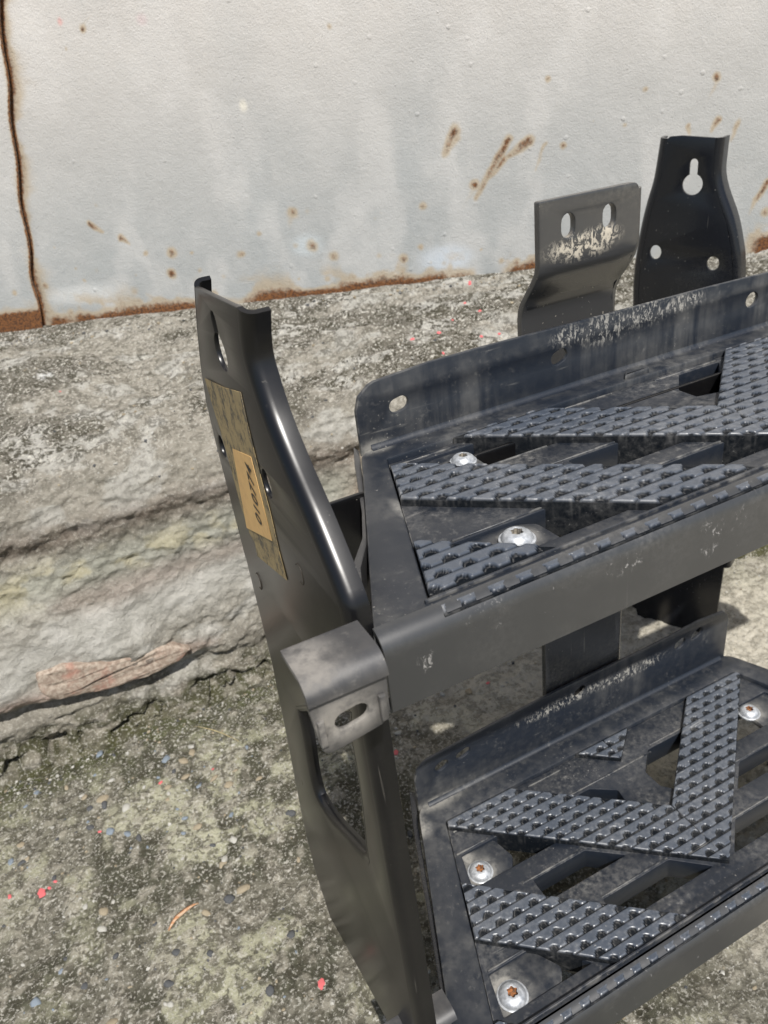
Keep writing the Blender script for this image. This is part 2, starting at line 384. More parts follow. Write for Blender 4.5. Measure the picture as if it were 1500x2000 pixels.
def rust_field(s, z):
    """rust of the wall: spots, runs, seam bleed and the eaten bottom edge, in wall coordinates"""
    R = np.zeros_like(s); s_0 = s; z_0 = z
    s = s+.007*(fbm(s_0, z_0, 55, 3, 301)-.5); z = z+.007*(fbm(s_0, z_0, 55, 3, 302)-.5)
    def spot(px, r, a=1.0):
        nonlocal R
        u, v = PW(px); d = np.hypot(s-u, z-v); R = np.maximum(R, a*np.exp(-(d/r)**2))
    def run(p, q, r, a=1.0):
        nonlocal R
        A = np.array(PW(p)); B = np.array(PW(q)); AB = B-A; L = AB@AB
        t = np.clip(((s-A[0])*AB[0]+(z-A[1])*AB[1])/L, 0, 1)
        d = np.hypot(s-A[0]-t*AB[0], z-A[1]-t*AB[1]); R = np.maximum(R, a*(1-.45*t)*np.exp(-(d/(r*(1-.3*t)))**2))
    for px, r, a in [((162, 57), 6, .8), ((131, 94), 3, .5), ((644, 52), 5, .6), ((285, 495), 4, .7), ((336, 494), 8, .85), ((375, 494), 4, .6),
                     ((470, 496), 7, .7), ((336, 535), 8, 1), ((570, 415), 9, .8), ((600, 412), 7, .35), ((506, 457), 5, .6), ((611, 478), 9, .8),
                     ((651, 500), 9, .7), ((578, 480), 6, .4), ((88, 558), 7, .8), ((187, 400), 5, .35), ((188, 530), 8, .3), ((262, 570), 10, .4),
                     ((390, 530), 6, .4), ((437, 540), 6, .4), ((640, 545), 6, .5), ((825, 402), 6, .7), ((926, 362), 8, 1), ((1100, 285), 5, .9),
                     ((1069, 155), 5, .8), ((1260, 176), 5, .6), ((1398, 152), 7, .9), ((1340, 258), 6, 0), ((1495, 415), 7, .7),
                     ((788, 505), 8, .8), ((820, 482), 5, .6), ((1008, 515), 7, .8), ((980, 510), 6, .5), ((868, 515), 6, .4), ((740, 500), 5, .4),
                     ((1220, 243), 4, .5), ((1160, 237), 3, .4), ((30, 570), 4, .6), ((700, 560), 6, .6), ((960, 180), 3, .2)]:
        if a: spot(px, r*.00115, a)
    for p, q, r, a in [((888, 255), (868, 300), 9, .95), ((893, 270), (872, 300), 6, .5), ((992, 272), (930, 388), 7, .95), ((1033, 276), (985, 310), 8, .95), ((985, 310), (935, 372), 6, .8),
                       ((1066, 280), (1048, 330), 4, .5), ((175, 437), (200, 452), 5, .9), ((235, 465), (252, 476), 5, .9), ((1403, 232), (1388, 256), 6, .85),
                       ((1442, 240), (1425, 275), 5, .6), ((1498, 355), (1470, 400), 6, 1), ((1475, 390), (1458, 425), 5, .7), ((1345, 245), (1348, 262), 4, .7),
                       ((1398, 160), (1380, 200), 5, .4), ((162, 50), (190, 20), 2, .35), ((570, 418), (565, 450), 6, .3), ((926, 370), (905, 405), 8, .3)]:
        run(p, q, r*.00115, a)
    for k in range(60):
        spot((rng.uniform(60, 1200), 640-rng.exponential(75)), rng.uniform(1.5, 4.5)*.00115, rng.uniform(.25, .7))
    s = s_0; z = z_0
    sd = seamdist(s, z)
    wid = .010+.022*sst(ZB+.35, ZB+.75, z)
    sn = fbm(s*0+3, z, 16, 4, 91)
    R = np.maximum(R, np.exp(-(np.abs(sd)/(.0022+.12*wid))**2)*1.3)
    wid = wid*(.35+1.5*sst(.35, .7, sn)+.9*sst(ZB+.45, ZB+.8, z))
    R = np.maximum(R, .95*np.exp(-np.maximum(sd, 0)/(wid*.9))*(sd > -.003))
    R = np.maximum(R, .9*np.exp(-(np.maximum(sd, 0)/(.004+.030*sst(ZB+.50, ZB+.85, z)))**1.5)*(sd > -.003)*sst(.3, .6, fbm(s, z*.4, 40, 4, 93)+.15*sst(ZB+.5, ZB+.85, z)))
    R = np.maximum(R, .4*np.exp(-np.maximum(-sd, 0)/.008)*(sd < 0))
    # bottom edge
    bn = fbm(s, z, 22, 5, 3); hz = z-ZB
    R = np.maximum(R, (1-sst(.0, .012+.045*bn, hz))*sst(.30, .54, fbm(s, s*0, 7, 3, 12))*1.15)
    R = np.maximum(R, .62*(1-sst(0, .085, hz))*sst(.42, .62, bn))
    R = R*(1-.85*(sst(PW((1180, 500))[0], PW((1240, 500))[0], s)*(1-sst(PW((1440, 500))[0], PW((1470, 500))[0], s))*(hz < .10)))
    left = (sd < 0)
    R = np.maximum(R, left*(1-sst(.012, .032, hz+(-.015)))*1.2)
    return R
wall = bpy.data.objects.new('metal_wall', None); COL.objects.link(wall)
tag(wall, 'weathered light grey painted metal wall with rust streaks behind the step', 'wall')
def wall_panel(s, z, d0, nm, cut):
    SS, ZZ = np.meshgrid(s, z)
    if cut == 'L': SS = SS; d = seamdist(SS, ZZ); SS = np.where(d > 0, SS-d, SS)
    n = fbm(SS, ZZ, 3, 3, 5)-.5; n2 = fbm(SS, ZZ, 14, 4, 9)-.5
    D = d0+.010*n+.0015*n2
    if cut == 'R':
        d = seamdist(SS, ZZ); D = D-.004*(np.exp(-(d/.012)**2))
    low = 1-sst(0, .01, ZZ-ZB); 
    P = wall_xyz(SS, ZZ, D)
    R = rust_field(SS, ZZ); D = D
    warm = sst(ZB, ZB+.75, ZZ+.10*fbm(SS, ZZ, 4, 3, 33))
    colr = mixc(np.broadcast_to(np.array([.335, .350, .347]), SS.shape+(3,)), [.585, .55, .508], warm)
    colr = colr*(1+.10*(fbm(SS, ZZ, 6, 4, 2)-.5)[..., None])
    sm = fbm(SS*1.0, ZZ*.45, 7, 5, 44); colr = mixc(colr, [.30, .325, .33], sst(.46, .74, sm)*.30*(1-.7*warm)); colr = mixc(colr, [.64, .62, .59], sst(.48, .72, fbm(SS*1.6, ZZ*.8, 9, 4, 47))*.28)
    # pale worn patches near the foot, one loose chip of paint
    for px, rx, rz, c in [((155, 575), .085, .018, (.52, .53, .52)), ((870, 505), .05, .025, (.50, .55, .60)), ((475, 207), .007, .010, (.72, .68, .58)), ((600, 480), .03, .02, (.47, .52, .54)), ((118, 42), .004, .006, (.65, .30, .27)), ((277, 38), .009, .009, (.58, .48, .47))]:
        u, v = PW(px); k = np.exp(-(((SS-u)/rx)**2+((ZZ-v)/rz)**2)**2)
        k = k*sst(.25, .45, fbm(SS, ZZ, 60, 4, 8)+k*.3-.05); colr = mixc(colr, c, np.clip(k, 0, 1)*.8)
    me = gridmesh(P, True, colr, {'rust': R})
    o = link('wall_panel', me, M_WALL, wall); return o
zz = np.concatenate([np.arange(ZB-.04, ZB+1.0, .0030), np.linspace(ZB+1.0, ZB+2.6, 30)])
s0 = PW((0, 300))[0]; s1 = PW((1500, 300))[0]
ss = np.concatenate([np.linspace(s0-.08, s0+.16, 100), np.arange(s0+.1625, s1+.12, .0032), np.linspace(s1+.13, s1+3.5, 40)])
w1 = wall_panel(ss, zz, 0., 'wall_panel', 'R')
ssl = np.concatenate([np.linspace(s0-2.5, s0-.31, 40), np.arange(s0-.30, s0+.12, .003)])
zl = np.concatenate([np.arange(ZB-.035, ZB+1.0, .0030), np.linspace(ZB+1.0, ZB+2.6, 30)])
w2 = wall_panel(ssl, zl, .006, 'wall_panel', 'L')
w2['label'] = 'narrow left panel with a rusty seam and foot'

# --- concrete materials
def concrete(name, ground=False):
    b = NB(name)
    tint = b.attr('Tint', True); mot = b.attr('mottle')
    wx = (.85, 1, 1) if not ground else (1, 1, 1)
    f1 = b.noise(78, 8, .70, stretch=wx, dist=.3); f2 = b.noise(235, 6, .72, stretch=wx); f3 = b.noise(28, 5, .6)
    dark = b.ramp(f1, .53, .44); 
    c = b.mix(b.math('MULTIPLY', dark, mot), tint, (.055, .049, .034))
    lt = b.ramp(f2, .53, .60)
    c = b.mix(b.math('MULTIPLY', lt, b.math('ADD', b.math('MULTIPLY', mot, .85), .12)), c, (.66, .635, .56))
    dk = b.ramp(f2, .42, .34)
    c = b.mix(b.math('MULTIPLY', dk, b.math('ADD', b.math('MULTIPLY', mot, .5), .12)), c, (.03, .03, .024))
    c = b.mix(b.ramp(f3, .3, .7, .25, 0), c, (.16, .15, .11))
    nn = b.bump(f1, 1., .006); nn = b.bump(f2, 1., .003, nn); nn = b.bump(b.noise(1100, 3, .6), .5, .0005, nn)
    return b.out(c, .93, nn, spec=.2)
M_CON = concrete('old_concrete'); M_GRD = concrete('mossy_concrete_ground', True)

# plinth: front line on plan at the ground, top reaches the wall
gl = [PZ(p, CAMH)[:2] for p in ((0, 1500), (530, 1280))]
YF = (gl[0][1]+gl[1][1])/2
def front_y(x): return YF-.02-.26*sst(.25, 1.5, x)-.55*np.maximum(x-1.5, 0)*.9
PXmin, PXmax = -.55, 2.4
xs = np.concatenate([np.linspace(-2.5, PXmin, 20)[:-1], np.arange(PXmin, 1.45, .0028), np.linspace(1.46, 4.2, 60)])
prof = np.array([(-.035, -.02), (-.025, .0), (-.004, .022), (.004, .06), (-.006, .075), (-.010, .12), (-.006, .17), (.004, .24), (.012, .30), (.020, .345), (.014, .37), (.030, .40), (.055, .43), (.10, .455)])
tk = np.concatenate([[0], np.cumsum(np.hypot(*np.diff(prof, axis=0).T))])
tt = np.arange(0, tk[-1], .0028)
pd = np.interp(tt, tk, prof[:, 0]); pz = np.interp(tt, tk, prof[:, 1])
def wall_y(x): return WP[1]+WD[1]/WD[0]*(x-WP[0])
rows_d = []; nled = 110
XX = np.broadcast_to(xs, (len(tt)+nled, len(xs))).copy(); YY = np.zeros_like(XX); ZZ = np.zeros_like(XX)
fy = front_y(xs); wy = wall_y(xs)+.02
zt = pz[-1]; topx = fy+pd[-1]
for i in range(len(tt)): YY[i] = fy+pd[i]; ZZ[i] = pz[i]
gap = np.maximum(wy-topx, .02)
for k in range(nled):
    f = (k+1)/nled; YY[len(tt)+k] = topx+gap*f; ZZ[len(tt)+k] = zt+(ZB+.004-zt)*(f**.8)
T = np.concatenate([tt, tt[-1]+np.arange(1, nled+1)*.0045])[:, None]+0*XX
X_ = XX
big = fbm(X_, T, 5, 4, 21)-.5; med = fbm(X_*.8, T, 26, 5, 22)-.5; fin = fbm(X_*.7, T, 110, 4, 23)-.5
ledge = sst(tk[-3], tk[-1], T); nearwall = 1-sst(.9, 1.0, (T-T.min())/(T.max()-T.min()))
smooth_band = np.exp(-((T-.235-.02*np.sin(X_*9))/.055)**2)
amp = 1-.8*smooth_band
disp = (.050*big+.022*med*amp+.011*fin*(.3+.7*amp))
layer = .0022*sst(.48, .52, fbm(X_*.35, T, 24, 4, 41))-.0012+.0010*sst(.49, .51, fbm(X_*.5+3, T, 40, 4, 42))
disp = disp+layer*amp
# exposed brick hollow at the left
bp = [PY(p, YF-.012) for p in ((75, 1360), (375, 1265), (300, 1250), (60, 1300))]
bx0, bx1 = bp[0][0], bp[1][0]
zline = lambda x: bp[0][2]+(bp[1][2]-bp[0][2])*(x-bx0)/(bx1-bx0)
hollow = sst(-.05, .0, X_-bx0+.05)*(1-sst(0, .05, X_-bx1-.01))
under = hollow*np.exp(-((ZZ-(zline(X_)-.018))/.016)**2)*(T < tk[-4])
disp = disp-.030*under
hz0 = np.exp(-((T-.04)/.02)**2)*sst(.5, .7, fbm(X_, T, 30, 4, 55)); disp = disp-.034*hz0
dn = sst(0, .03, T)*nearwall
YY = YY-disp*dn*(1-.7*ledge); ZZ = ZZ+disp*dn*(.25+.75*ledge)*(T > tk[-6])
ZZ[0] -= .02
# colours
c = np.broadcast_to(np.array([.35, .325, .275]), X_.shape+(3,)).copy()
n1 = fbm(X_*.7, T, 9, 6, 61); n2 = fbm(X_*.65, T, 30, 6, 62); n3 = fbm(X_, T, 60, 4, 63)
c = mixc(c, [.140, .128, .105], sst(.42, .56, n1)*.88)                               # dark grime on the ledge
c = mixc(c, [.50, .485, .44], sst(.54, .66, n2)*.85)
edge_band = np.exp(-((T-(tk[9]+.01)-.02*(n1-.5))/.025)**2)
c = mixc(c, [.17, .13, .105], edge_band*.75)                                       # brown band under the lip
yb = np.exp(-((T-(tk[8]-.005))/.032)**2)
c = mixc(c, [.43, .43, .36], yb*.8); c = mixc(c, [.48, .42, .24], yb*sst(.5, .62, n2)*.6)
c = mixc(c, [.52, .505, .46], smooth_band*.9)
c = mixc(c, [.40, .33, .28], np.exp(-((T-.285)/.02)**2)*sst(.4, .6, n1)*.6)
foot = 1-sst(.05, .12, T+.05*(n2-.5))
c = mixc(c, [.30, .27, .22], foot*.7); c = mixc(c, [.040, .042, .014], foot*sst(.40, .52, n3)*.95)
moss = (1-sst(.0, .07, T+.08*(n2-.5))); c = mixc(c, [.075, .075, .025], moss*.7)
brk = hollow*np.exp(-((ZZ-(zline(X_)+.012))/.014)**2)*(T < tk[8]); c = mixc(c, [.37, .24, .19], brk*.6)
rb = np.exp(-((X_-.46)/.05)**2-((ZZ-.25)/.06)**2); c = mixc(c, [.40, .20, .13], rb*.8)   # reddish brick patch behind the bracket
ch = PZ((103, 775), CAMH-.47); k = ((X_-ch[0])/.012)**2+((YY-ch[1])/.014)**2; c = mixc(c, [.72, .72, .70], np.exp(-k**2)*ledge)
mott = .25+.65*ledge*(.5+sst(.4, .6, n1))-.15*yb+.25*foot
mott = np.clip(mott*(1-.8*smooth_band), .04, .95)
plinth = link('concrete_plinth', gridmesh(np.stack([XX, YY, ZZ], -1), True, c, {'mottle': mott}), M_CON)
tag(plinth, 'crumbling old concrete plinth under the grey metal wall', 'plinth')

# protruding broken brick
def brickmat():
    b = NB('weathered_red_brick'); f = b.noise(130, 6, .7); g = b.noise(26, 4, .6)
    c = b.mix(b.ramp(f, .4, .62), (.27, .21, .165), (.44, .37, .30)); c = b.mix(b.ramp(g, .50, .72, 0, .75), c, (.40, .20, .15))
    return b.out(c, .92, b.bump(f, .8, .003), spec=.2)
M_BRICK = brickmat()
def brick_piece(name, pts, depth, y_of, parent, seed):
    poly = rnd(pts, .006, 3); bmv = []
    me = plate([poly], depth, .004, Matrix(((1, 0, 0, 0), (0, 0, -1, 0), (0, 1, 0, 0), (0, 0, 0, 1))))
    bm = bmesh.new(); bm.from_mesh(me)
    bmesh.ops.triangulate(bm, faces=bm.faces); bmesh.ops.subdivide_edges(bm, edges=[e for e in bm.edges if e.calc_length() > .012], cuts=3, use_grid_fill=True)
    for v in bm.verts:
        nz = fbm(np.array(v.co.x), np.array(v.co.z), 40, 4, seed)-.5; v.co.y += y_of+float(nz)*.010; v.co.z += float(nz)*.006
    bm.to_mesh(me); bm.free(); me.shade_smooth()
    return link(name, me, M_BRICK, parent)
Ybr = YF-.028
q = [PY(p, Ybr-.012) for p in ((78, 1352), (110, 1368), (190, 1352), (290, 1318), (350, 1292), (375, 1266), (345, 1262), (300, 1270), (215, 1292), (120, 1300), (70, 1322))]
bk = brick_piece('brick', [(a[0], a[2]) for a in q], .04, Ybr+.006, plinth, 5)

# ground
def axis(lo, a, b, hi, st):
    return np.concatenate([lo+(a-lo)*np.linspace(0, 1, 24)[:-1]**.5, np.arange(a, b, st), b+(hi-b)*np.linspace(0, 1, 24)[1:]**2])
gx = axis(-14, -.52, 1.35, 14, .0027); gy = axis(-14, .28, 1.25, 3.0, .0027)
GX, GY = np.meshgrid(gx, gy)
n1 = fbm(GX, GY, 5, 5, 71); n2 = fbm(GX, GY, 18, 5, 72); n3 = fbm(GX, GY, 55, 5, 73); n4 = fbm(GX, GY, 160, 4, 74)
inn = sst(-.9, -.5, GX)*(1-sst(1.35, 1.8, GX))*sst(0, .28, GY)
GZ = (-.012+.014*(n1)+.010*(n2-.5)+.007*(n3-.5)+.004*(n4-.5))*inn-.004
dfront = front_y(GX)-GY                                           # distance to the plinth foot
nearf = np.exp(-np.maximum(dfront, 0)/.055)
GZ = GZ+.012*nearf*(n3-.3)
c = np.broadcast_to(np.array([.228, .214, .170]), GX.shape+(3,)).copy()
c = mixc(c, [.070, .070, .046], sst(.46, .54, n1)*.92); c = mixc(c, [.12, .10, .06], np.exp(-((GX-.50)/.28)**2-((GY-.90)/.14)**2)*.75)  # brown patch: some damp, plus the upper step's shade painted into the tint
lich = sst(.52, .60, n2)*sst(.35, .6, fbm(GX+3, GY, 4, 3, 77))
c = mixc(c, [.52, .51, .36], lich*.8); pl_ = sst(.50, .60, fbm(GX+9, GY+2, 11, 6, 79))*np.exp(-((GX+.02)/.24)**2-((GY-.86)/.11)**2); c = mixc(c, [.56, .545, .40], np.clip(pl_*1.2, 0, 1)*.85)
c = mixc(c, [.42, .39, .32], sst(.52, .66, n3)*.75)
c = mixc(c, [.055, .062, .016], np.clip(np.exp(-np.maximum(dfront-.05, 0)/.06), 0, 1)*sst(.38, .52, n2+.08)*.93)
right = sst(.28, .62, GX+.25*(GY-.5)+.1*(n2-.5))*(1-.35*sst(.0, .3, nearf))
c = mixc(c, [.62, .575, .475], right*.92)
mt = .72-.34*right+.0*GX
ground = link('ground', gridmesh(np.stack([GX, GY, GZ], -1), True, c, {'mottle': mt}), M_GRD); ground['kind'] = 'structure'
def ground_z(x, y):
    i = np.clip(np.searchsorted(gy, y), 0, len(gy)-1); j = np.clip(np.searchsorted(gx, x), 0, len(gx)-1); return float(GZ[i, j])

# pebbles bedded in the ground
def stone_mat(name, a, b2):
    b = NB(name); f = b.noise(260, 5, .65); return b.out(b.mix(b.ramp(f, .35, .65), a, b2), .85, b.bump(f, .4, .001), spec=.25)
SM = [stone_mat('blue_grey_stone', (.13, .16, .19), (.28, .32, .36)), stone_mat('pale_stone', (.30, .29, .25), (.50, .49, .45)), stone_mat('tan_stone', (.22, .18, .12), (.38, .33, .24)), stone_mat('dark_stone', (.05, .055, .06), (.12, .12, .12))]
pm = []
for k in range(8):
    bm = bmesh.new(); bmesh.ops.create_icosphere(bm, subdivisions=2, radius=1)
    s3 = (1, random.uniform(.55, .9), random.uniform(.3, .45))
    for v in bm.verts:
        w = 1+.35*(random.random()-.5); v.co = Vector((v.co.x*s3[0]*w, v.co.y*s3[1]*w, v.co.z*s3[2]*w))
    me = bpy.data.meshes.new('pebble'); bm.to_mesh(me); bm.free(); me.shade_smooth(); me.materials.append(SM[k % 4]); pm.append(me)
for k in range(190):
    if k < 110: x, y = PZ((random.uniform(0, 620), random.uniform(1420, 2000)), CAMH)[:2]
    elif k < 160: x, y = PZ((random.uniform(0, 480), random.uniform(1430, 1680)), CAMH)[:2]
    else: x, y = random.uniform(.2, 1.2), random.uniform(.25, .95)
    if y > front_y(np.array(x))-.03: continue
    r = random.choice([.002, .003, .003, .004, .005, .006, .008])*random.uniform(.7, 1.2)
    o = bpy.data.objects.new('pebble', random.choice(pm)); COL.objects.link(o); o.parent = ground
    o.location = (x, y, ground_z(x, y)-.0002); o.scale = (r, r, r); o.rotation_euler = (random.uniform(-.3, .3), random.uniform(-.3, .3), random.uniform(0, 6.3))

# crumbs broken off the plinth, lying along its foot, on the ledge and over the ground
def crumbs(name, pts, mats, size):
    vs = []; fs = []; mi = []
    for (x, y, z) in pts:
        r = size*random.uniform(.4, 1.0)*random.choice([.5, .7, 1, 1.6]); base = len(vs); R3 = Matrix.Rotation(random.uniform(0, 6.3), 3, 'Z')@Matrix.Rotation(random.uniform(-.6, .6), 3, 'X')
        for sx in (-1, 1):
            for sy in (-1, 1):
                for sz in (-1, 1):
                    v = R3@Vector((sx*r*random.uniform(.5, 1), sy*r*random.uniform(.4, .9), sz*r*random.uniform(.25, .6))); vs.append((x+v.x, y+v.y, z+v.z+r*.2))
        k = random.randrange(len(mats))
        for f in ((0, 1, 3, 2), (4, 6, 7, 5), (0, 4, 5, 1), (2, 3, 7, 6), (0, 2, 6, 4), (1, 5, 7, 3)): fs.append(tuple(base+i for i in f)); mi.append(k)
    me = mesh(vs, fs); [me.materials.append(m_) for m_ in mats]; me.polygons.foreach_set('material_index', mi)
    o = bpy.data.objects.new(name, me); COL.objects.link(o); o['kind'] = 'stuff'; return o
pc = []
while len(pc) < 900:
    x = random.uniform(-.4, 1.1); y = float(front_y(np.array(x)))-abs(random.gauss(0, .035))-.01; pc.append((x, y, ground_z(x, y)))
while len(pc) < 2600:
    x = random.uniform(-.45, 1.3); y = random.uniform(.28, 1.0)
    if y < float(front_y(np.array(x)))-.02: pc.append((x, y, ground_z(x, y)))
tag(crumbs('concrete_crumbs', pc, [SM[1], SM[2], SM[3], SM[1]], .0019), 'small crumbs of concrete scattered over the ground', 'crumbs')
# drops of red paint on ground and plinth
M_RED = NB('red_paint').out((.60, .13, .135), .7)
def drop(p3, r, nrm, parent):
    bm = bmesh.new(); n = 20; c0 = bm.verts.new((0, 0, .0012)); ring = []
    ph = random.random()*6
    for k in range(n):
        a = 2*math.pi*k/n; rr = r*(1+.22*math.sin(2*a+ph)+.12*math.sin(5*a+2*ph)); ring.append(bm.verts.new((rr*math.cos(a), rr*1.1*math.sin(a), -.0003)))
    for k in range(n): bm.faces.new((c0, ring[k], ring[(k+1) % n]))
    me = bpy.data.meshes.new('paint_drop'); bm.to_mesh(me); bm.free(); me.shade_smooth()
    o = link('paint_drop', me, M_RED, parent); o.location = p3; o.rotation_euler = Vector(nrm).to_track_quat('Z', 'Y').to_euler(); return o
for (px, r) in (((77, 1736), 10), ((92, 1726), 4), ((104, 1714), 4), ((15, 1745), 5), ((624, 1915), 9), ((773, 1467), 7), ((312, 1524), 5), ((415, 1500), 3), ((953, 1335), 5), ((192, 1618), 4)):
    x, y, _ = PZ(px, CAMH+.002); drop((x, y, ground_z(x, y)+.0012), r*.00060, (0, 0, 1), ground)

bpy.context.view_layer.update()
for px, r in (((806, 662), 7), ((858, 650), 6), ((918, 554), 7), ((908, 592), 4), ((937, 608), 5), ((940, 657), 5), ((975, 652), 4), ((866, 690), 4), ((884, 625), 3), ((118, 765), 3)):
    ok, loc, nrm, _ = plinth.ray_cast((0, 0, CAMH), Vector(ray(px)).normalized())
    if ok: drop(loc+nrm*.0004, r*.00058, nrm, plinth)
lc = []
for k in range(700):
    p = (random.uniform(0, 1060), 0); b_y = 664-.1285*p[0]; p = (p[0], b_y+abs(random.gauss(0, 10))+2 if k < 300 else b_y+random.uniform(5, 330))
    ok, loc, nrm, _ = plinth.ray_cast((0, 0, CAMH), Vector(ray(p)).normalized())
    if ok and nrm.z > .45: lc.append(tuple(loc))
tag(crumbs('ledge_crumbs', lc, [SM[1], SM[1], SM[2], SM[3]], .0024), 'loose grit and flakes on the plinth ledge', 'grit')
# loose bits
def blade(name, p, q, w, mat, label, cat, h=.004, bow=.004):
    a = Vector(PZ(p, CAMH)); b = Vector(PZ(q, CAMH)); vs = []; fs = []; n = 8; d = (b-a); s = Vector((-d.y, d.x, 0)).normalized(); org = (a+b)/2
    for i in range(n+1):
        t = i/n; ww = w*(.35+.65*math.sin(math.pi*min(max(t*1.0+.04, .04), .96))); P = a+d*t+s*bow*math.sin(math.pi*t)
        P.z = ground_z(P.x, P.y)+h+.002*math.sin(math.pi*t)
        for (e, f) in ((-1, 0), (0, 1), (1, 0), (0, -1)): vs.append(tuple(P+s*e*ww+Vector((0, 0, f*ww*.45))-org))
    for i in range(n):
        for k in range(4): fs.append((i*4+k, i*4+(k+1) % 4, i*4+4+(k+1) % 4, i*4+4+k))
    fs += [(3, 2, 1, 0), tuple(n*4+k for k in range(4))]
    o = link(name, mesh(vs, fs, True), mat); o.location = org; tag(o, label, cat); return o
def straw(nm, a, b):
    x = NB(nm); f = x.noise(200, 4, .6); return x.out(x.mix(x.ramp(f, .4, .6), a, b), .7)
blade('dry_straw', (378, 1415), (466, 1446), .0011, straw('dry_straw_fibre', (.50, .43, .24), (.34, .28, .15)), 'thin dry straw lying on mossy ground beside the plinth foot', 'straw')
blade('wood_splinter', (325, 1808), (385, 1757), .0034, straw('orange_wood', (.42, .19, .08), (.50, .36, .24)), 'orange brown wood splinter lying on the ground left of the bracket', 'splinter', .002)

# ---------------------------------------------------------------- the step assembly
root = bpy.data.objects.new('truck_step', None); COL.objects.link(root)
tag(root, 'black two-tread truck entry step with steel brackets standing on the ground', 'step')
def part(name, me, mat, parent=root, label=None):
    o = link(name, me, mat, parent)
    if label: o['label'] = label
    return o

def grip(fx0, fx1, ya, yb, z, skirt, px=.0205, py=.0124, depth=.0024, phase=0., shift=.36, y0=0.):
    ny = max(2, int(round((yb-ya)/.00118))); rows = []
    ys_ = np.linspace(ya, yb, ny+1)
    w = [(fx0(y), fx1(y)) for y in ys_]; wm = max(b-a for a, b in w); nx = max(2, int(wm/.00155))
    P = np.zeros((ny+1, nx+1, 3))
    for i, y in enumerate(ys_):
        a, b = w[i]; b = max(b, a+1e-4); P[i, :, 0] = np.linspace(a, b, nx+1); P[i, :, 1] = y
    v = (P[..., 1]-y0)/py; row = np.floor(v); v = v-row
    u = (P[..., 0]/px+row*shift+phase) % 1.0
    groove = 1-sst(.07, .15, v)
    pit = (np.abs(u-.5)/.29)**2+((v-.06)/.54)**2; pit = (1-sst(.88, 1.06, pit))
    # planks tilt a little towards their front edge, bitten by half-round pits
    h = .0006*v+depth*(1-np.maximum(groove, pit*.95))-.0004*v
    h[0, :] = h[-1, :] = 0; h[:, 0] = h[:, -1] = 0
    P[..., 2] = z-depth+h
    me = gridmesh(P, False, None, {'painted_sheen': sst(z-depth*.22, z-depth*.04, P[..., 2]+.0003)})  # mask by height: tops get the painted sheen, pits the painted dark
    # skirt
    b0 = [tuple(P[0, j]) for j in range(nx+1)]+[tuple(P[i, nx]) for i in range(1, ny+1)]+[tuple(P[ny, j]) for j in range(nx-1, -1, -1)]+[tuple(P[i, 0]) for i in range(ny-1, 0, -1)]
    m = len(b0); vs = b0+[(x, y, z-skirt) for x, y, _ in b0]; fs = [(k, k+m, (k+1) % m+m, (k+1) % m) for k in range(m)]
    return join([me, mesh(vs, fs)])

def torx(loc, parent, rust, r=.0105, tilt=(0, 0), name='torx_screw'):
    """button-head screw with a six-lobed socket; one mesh, two materials"""
    vs = []; fs = []; mi = []; n = 48
    def ringp(rad, z, lob=0): return [((rad*(1+lob*math.cos(6*a)))*math.cos(a), (rad*(1+lob*math.cos(6*a)))*math.sin(a), z) for a in (2*math.pi*k/n for k in range(n))]
    rings = [ringp(1.28, -.15), ringp(1.28, .02), ringp(1.22, .07), ringp(1.14, .08), ringp(1.12, .13), ringp(1.06, .26), ringp(.96, .40), ringp(.80, .53), ringp(.62, .61), ringp(.52, .63), ringp(.46, .63), ringp(.40, .60, .14), ringp(.38, .22, .16)]
    for rg in rings: vs += rg
    for i in range(len(rings)-1):
        for k in range(n): fs.append((i*n+k, i*n+(k+1) % n, (i+1)*n+(k+1) % n, (i+1)*n+k)); mi.append(1 if i >= 11 else 0)
    fs.append(tuple((len(rings)-1)*n+k for k in range(n))); mi.append(1)
    me = mesh([(x*r, y*r, z*r) for x, y, z in vs], fs, True); me.materials.append(M_ZN); me.materials.append(M_RUST if rust else M_SOCK)
    me.polygons.foreach_set('material_index', mi); me.set_sharp_from_angle(angle=math.radians(50))
    o = bpy.data.objects.new(name, me); COL.objects.link(o); o.parent = parent; o.location = loc; o.rotation_euler = (tilt[0], tilt[1], random.random()); return o

def lerp(p, q, y): return p[0]+(q[0]-p[0])*(y-p[1])/(q[1]-p[1])

